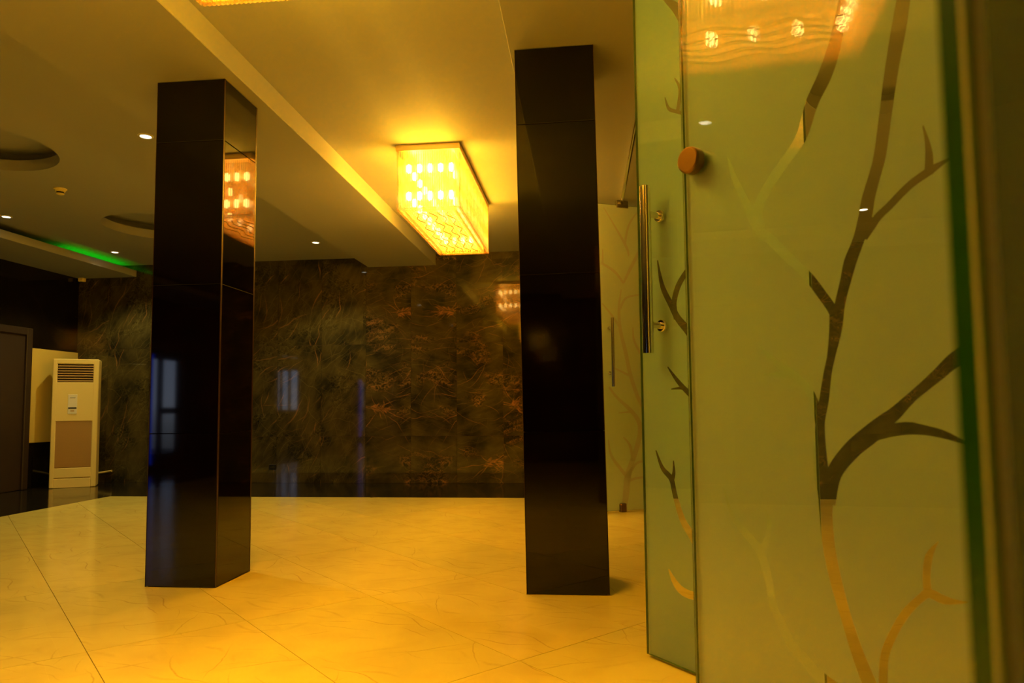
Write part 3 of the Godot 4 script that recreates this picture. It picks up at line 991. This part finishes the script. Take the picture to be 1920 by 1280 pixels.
const NEAR_STROKES := [
		[Vector3(0.369, 0.464, 0.028), Vector3(0.35, 0.509, 0.024), Vector3(0.332, 0.564, 0.021), Vector3(0.316, 0.622, 0.023), Vector3(0.304, 0.683, 0.024), Vector3(0.3, 0.745, 0.025), Vector3(0.301, 0.785, 0.031), Vector3(0.294, 0.825, 0.029), Vector3(0.295, 0.905, 0.019), Vector3(0.305, 0.954, 0.019), Vector3(0.314, 1.002, 0.016), Vector3(0.322, 1.033, 0.016), Vector3(0.332, 1.078, 0.024), Vector3(0.336, 1.112, 0.028)],
		[Vector3(0.333, 1.088, 0.022), Vector3(0.345, 1.135, 0.02), Vector3(0.355, 1.167, 0.021), Vector3(0.365, 1.2, 0.024), Vector3(0.381, 1.235, 0.022), Vector3(0.394, 1.27, 0.025), Vector3(0.402, 1.306, 0.024), Vector3(0.414, 1.341, 0.022), Vector3(0.425, 1.375, 0.022), Vector3(0.438, 1.445, 0.022), Vector3(0.451, 1.515, 0.024), Vector3(0.468, 1.592, 0.026), Vector3(0.482, 1.66, 0.02), Vector3(0.491, 1.702, 0.004)],
		[Vector3(0.391, 1.237, 0.014), Vector3(0.403, 1.253, 0.016), Vector3(0.417, 1.269, 0.015), Vector3(0.439, 1.285, 0.014), Vector3(0.46, 1.302, 0.014), Vector3(0.48, 1.315, 0.014), Vector3(0.505, 1.326, 0.014), Vector3(0.525, 1.334, 0.007), Vector3(0.539, 1.339, 0.002)],
		[Vector3(0.502, 1.319, 0.014), Vector3(0.504, 1.351, 0.012), Vector3(0.502, 1.376, 0.007), Vector3(0.497, 1.404, 0.002)],
		[Vector3(0.336, 1.097, 0.019), Vector3(0.327, 1.12, 0.018), Vector3(0.31, 1.147, 0.018), Vector3(0.29, 1.177, 0.018), Vector3(0.27, 1.201, 0.018), Vector3(0.239, 1.235, 0.019), Vector3(0.209, 1.27, 0.019), Vector3(0.176, 1.303, 0.02), Vector3(0.158, 1.347, 0.018), Vector3(0.129, 1.412, 0.014), Vector3(0.11, 1.472, 0.003)],
		[Vector3(0.186, 1.293, 0.02), Vector3(0.182, 1.345, 0.022), Vector3(0.213, 1.389, 0.023), Vector3(0.247, 1.422, 0.023), Vector3(0.28, 1.456, 0.025), Vector3(0.304, 1.514, 0.029), Vector3(0.333, 1.559, 0.031), Vector3(0.356, 1.615, 0.026), Vector3(0.371, 1.679, 0.016), Vector3(0.378, 1.715, 0.003)],
		[Vector3(0.295, 0.905, 0.017), Vector3(0.289, 0.939, 0.017), Vector3(0.276, 0.971, 0.017), Vector3(0.259, 0.991, 0.016), Vector3(0.242, 1.005, 0.016), Vector3(0.215, 1.024, 0.013), Vector3(0.189, 1.047, 0.009), Vector3(0.175, 1.063, 0.002)],
		[Vector3(0.245, 1.001, 0.012), Vector3(0.207, 1.005, 0.01), Vector3(0.181, 1.005, 0.002)],
		[Vector3(0.305, 0.766, 0.028), Vector3(0.318, 0.82, 0.029), Vector3(0.351, 0.863, 0.031), Vector3(0.389, 0.895, 0.032), Vector3(0.413, 0.916, 0.026), Vector3(0.432, 0.931, 0.022), Vector3(0.456, 0.954, 0.017), Vector3(0.476, 0.971, 0.017), Vector3(0.502, 0.993, 0.02), Vector3(0.523, 1.012, 0.023), Vector3(0.544, 1.025, 0.026), Vector3(0.556, 1.034, 0.005)],
		[Vector3(0.392, 0.893, 0.023), Vector3(0.422, 0.901, 0.022), Vector3(0.452, 0.905, 0.021), Vector3(0.479, 0.902, 0.016), Vector3(0.505, 0.896, 0.013), Vector3(0.527, 0.887, 0.007), Vector3(0.548, 0.878, 0.002)],
		[Vector3(0.39, 0.47, 0.015), Vector3(0.395, 0.521, 0.014), Vector3(0.41, 0.56, 0.013), Vector3(0.432, 0.6, 0.013), Vector3(0.458, 0.631, 0.012), Vector3(0.471, 0.641, 0.015), Vector3(0.49, 0.636, 0.015), Vector3(0.508, 0.636, 0.008), Vector3(0.527, 0.639, 0.002)],
		[Vector3(0.47, 0.634, 0.014), Vector3(0.468, 0.663, 0.012), Vector3(0.472, 0.695, 0.012), Vector3(0.48, 0.713, 0.007), Vector3(0.489, 0.726, 0.001)],
		[Vector3(0.306, 0.442, 0.02), Vector3(0.266, 0.457, 0.024), Vector3(0.242, 0.479, 0.022), Vector3(0.221, 0.492, 0.021), Vector3(0.2, 0.532, 0.019), Vector3(0.185, 0.555, 0.018), Vector3(0.175, 0.607, 0.018), Vector3(0.161, 0.653, 0.02), Vector3(0.153, 0.665, 0.02), Vector3(0.126, 0.689, 0.017), Vector3(0.097, 0.717, 0.012), Vector3(0.077, 0.771, 0.003)],
		[Vector3(0.162, 0.658, 0.014), Vector3(0.175, 0.685, 0.011), Vector3(0.182, 0.715, 0.011), Vector3(0.174, 0.739, 0.002)],
	]

const DOOR_STROKES := [
		[Vector3(0.092, 1.504, 0.006), Vector3(0.114, 1.402, 0.022), Vector3(0.154, 1.329, 0.026), Vector3(0.192, 1.267, 0.029), Vector3(0.248, 1.206, 0.033), Vector3(0.321, 1.096, 0.037), Vector3(0.375, 0.946, 0.032)],
		[Vector3(0.182, 1.268, 0.024), Vector3(0.173, 1.327, 0.027), Vector3(0.197, 1.389, 0.027), Vector3(0.246, 1.44, 0.023), Vector3(0.311, 1.495, 0.02)],
		[Vector3(0.132, 1.093, 0.005), Vector3(0.179, 1.04, 0.017), Vector3(0.223, 1.001, 0.021), Vector3(0.267, 0.97, 0.021), Vector3(0.34, 0.937, 0.02)],
		[Vector3(0.148, 1.009, 0.004), Vector3(0.205, 1.01, 0.012), Vector3(0.238, 0.989, 0.018)],
		[Vector3(0.06, 0.779, 0.006), Vector3(0.092, 0.715, 0.019), Vector3(0.137, 0.677, 0.024), Vector3(0.154, 0.619, 0.024), Vector3(0.188, 0.535, 0.029), Vector3(0.235, 0.479, 0.033), Vector3(0.319, 0.362, 0.035)],
		[Vector3(0.15, 0.746, 0.005), Vector3(0.151, 0.702, 0.016), Vector3(0.14, 0.672, 0.021)],
		[Vector3(0.112, 0.346, 0.006), Vector3(0.143, 0.303, 0.027), Vector3(0.179, 0.28, 0.032), Vector3(0.235, 0.275, 0.029), Vector3(0.339, 0.28, 0.027)],
		[Vector3(0.149, 2.527, 0.012), Vector3(0.187, 2.481, 0.024), Vector3(0.222, 2.439, 0.035), Vector3(0.265, 2.363, 0.041), Vector3(0.338, 2.228, 0.039)],
		[Vector3(0.205, 2.177, 0.005), Vector3(0.23, 2.124, 0.014), Vector3(0.223, 2.074, 0.017), Vector3(0.216, 2.043, 0.02)],
		[Vector3(0.153, 2.122, 0.005), Vector3(0.171, 2.071, 0.013), Vector3(0.214, 2.042, 0.013), Vector3(0.279, 2.004, 0.014)],
	]

const FAR_STROKES := [
		[Vector3(-0.008, 2.784, 0.006), Vector3(0.099, 2.622, 0.017), Vector3(0.222, 2.425, 0.028), Vector3(0.242, 2.341, 0.011)],
		[Vector3(0.336, 2.763, 0.011), Vector3(0.249, 2.634, 0.022), Vector3(0.206, 2.464, 0.022)],
		[Vector3(-0.045, 2.264, 0.021), Vector3(0.089, 2.192, 0.027), Vector3(0.181, 2.088, 0.022)],
		[Vector3(-0.026, 2.393, 0.011), Vector3(-0.029, 2.265, 0.022)],
		[Vector3(0.181, 2.088, 0.021), Vector3(0.268, 2.247, 0.032), Vector3(0.35, 2.388, 0.032)],
		[Vector3(0.157, 2.027, 0.011), Vector3(0.131, 1.862, 0.027), Vector3(0.138, 1.665, 0.033), Vector3(0.193, 1.43, 0.039), Vector3(0.233, 1.244, 0.039), Vector3(0.305, 1.038, 0.038), Vector3(0.364, 0.93, 0.038)],
		[Vector3(0.142, 1.848, 0.026), Vector3(0.205, 1.949, 0.02), Vector3(0.34, 1.985, 0.015)],
		[Vector3(-0.042, 1.89, 0.011), Vector3(0.053, 1.785, 0.022), Vector3(0.133, 1.68, 0.027)],
		[Vector3(0.271, 1.679, 0.011), Vector3(0.279, 1.56, 0.022), Vector3(0.343, 1.438, 0.028)],
		[Vector3(0.065, 1.301, 0.01), Vector3(0.216, 1.234, 0.025)],
		[Vector3(0.012, 1.126, 0.021), Vector3(0.097, 1.025, 0.026), Vector3(0.209, 0.932, 0.037), Vector3(0.3, 0.828, 0.043), Vector3(0.325, 0.725, 0.05), Vector3(0.283, 0.566, 0.049), Vector3(0.224, 0.423, 0.054), Vector3(0.184, 0.304, 0.065), Vector3(0.157, 0.105, 0.06), Vector3(0.123, 0.021, 0.043)],
		[Vector3(0.104, 0.889, 0.01), Vector3(0.258, 0.902, 0.024)],
		[Vector3(0.148, 0.671, 0.01), Vector3(0.217, 0.587, 0.027), Vector3(0.241, 0.446, 0.027)],
		[Vector3(-0.003, 0.65, 0.011), Vector3(0.021, 0.511, 0.026), Vector3(0.11, 0.389, 0.031), Vector3(0.178, 0.314, 0.036)],
		[Vector3(0.184, 0.314, 0.037), Vector3(0.268, 0.421, 0.026), Vector3(0.352, 0.448, 0.02)],
		[Vector3(0.183, 0.266, 0.025), Vector3(0.26, 0.292, 0.024), Vector3(0.348, 0.298, 0.019)],
	]
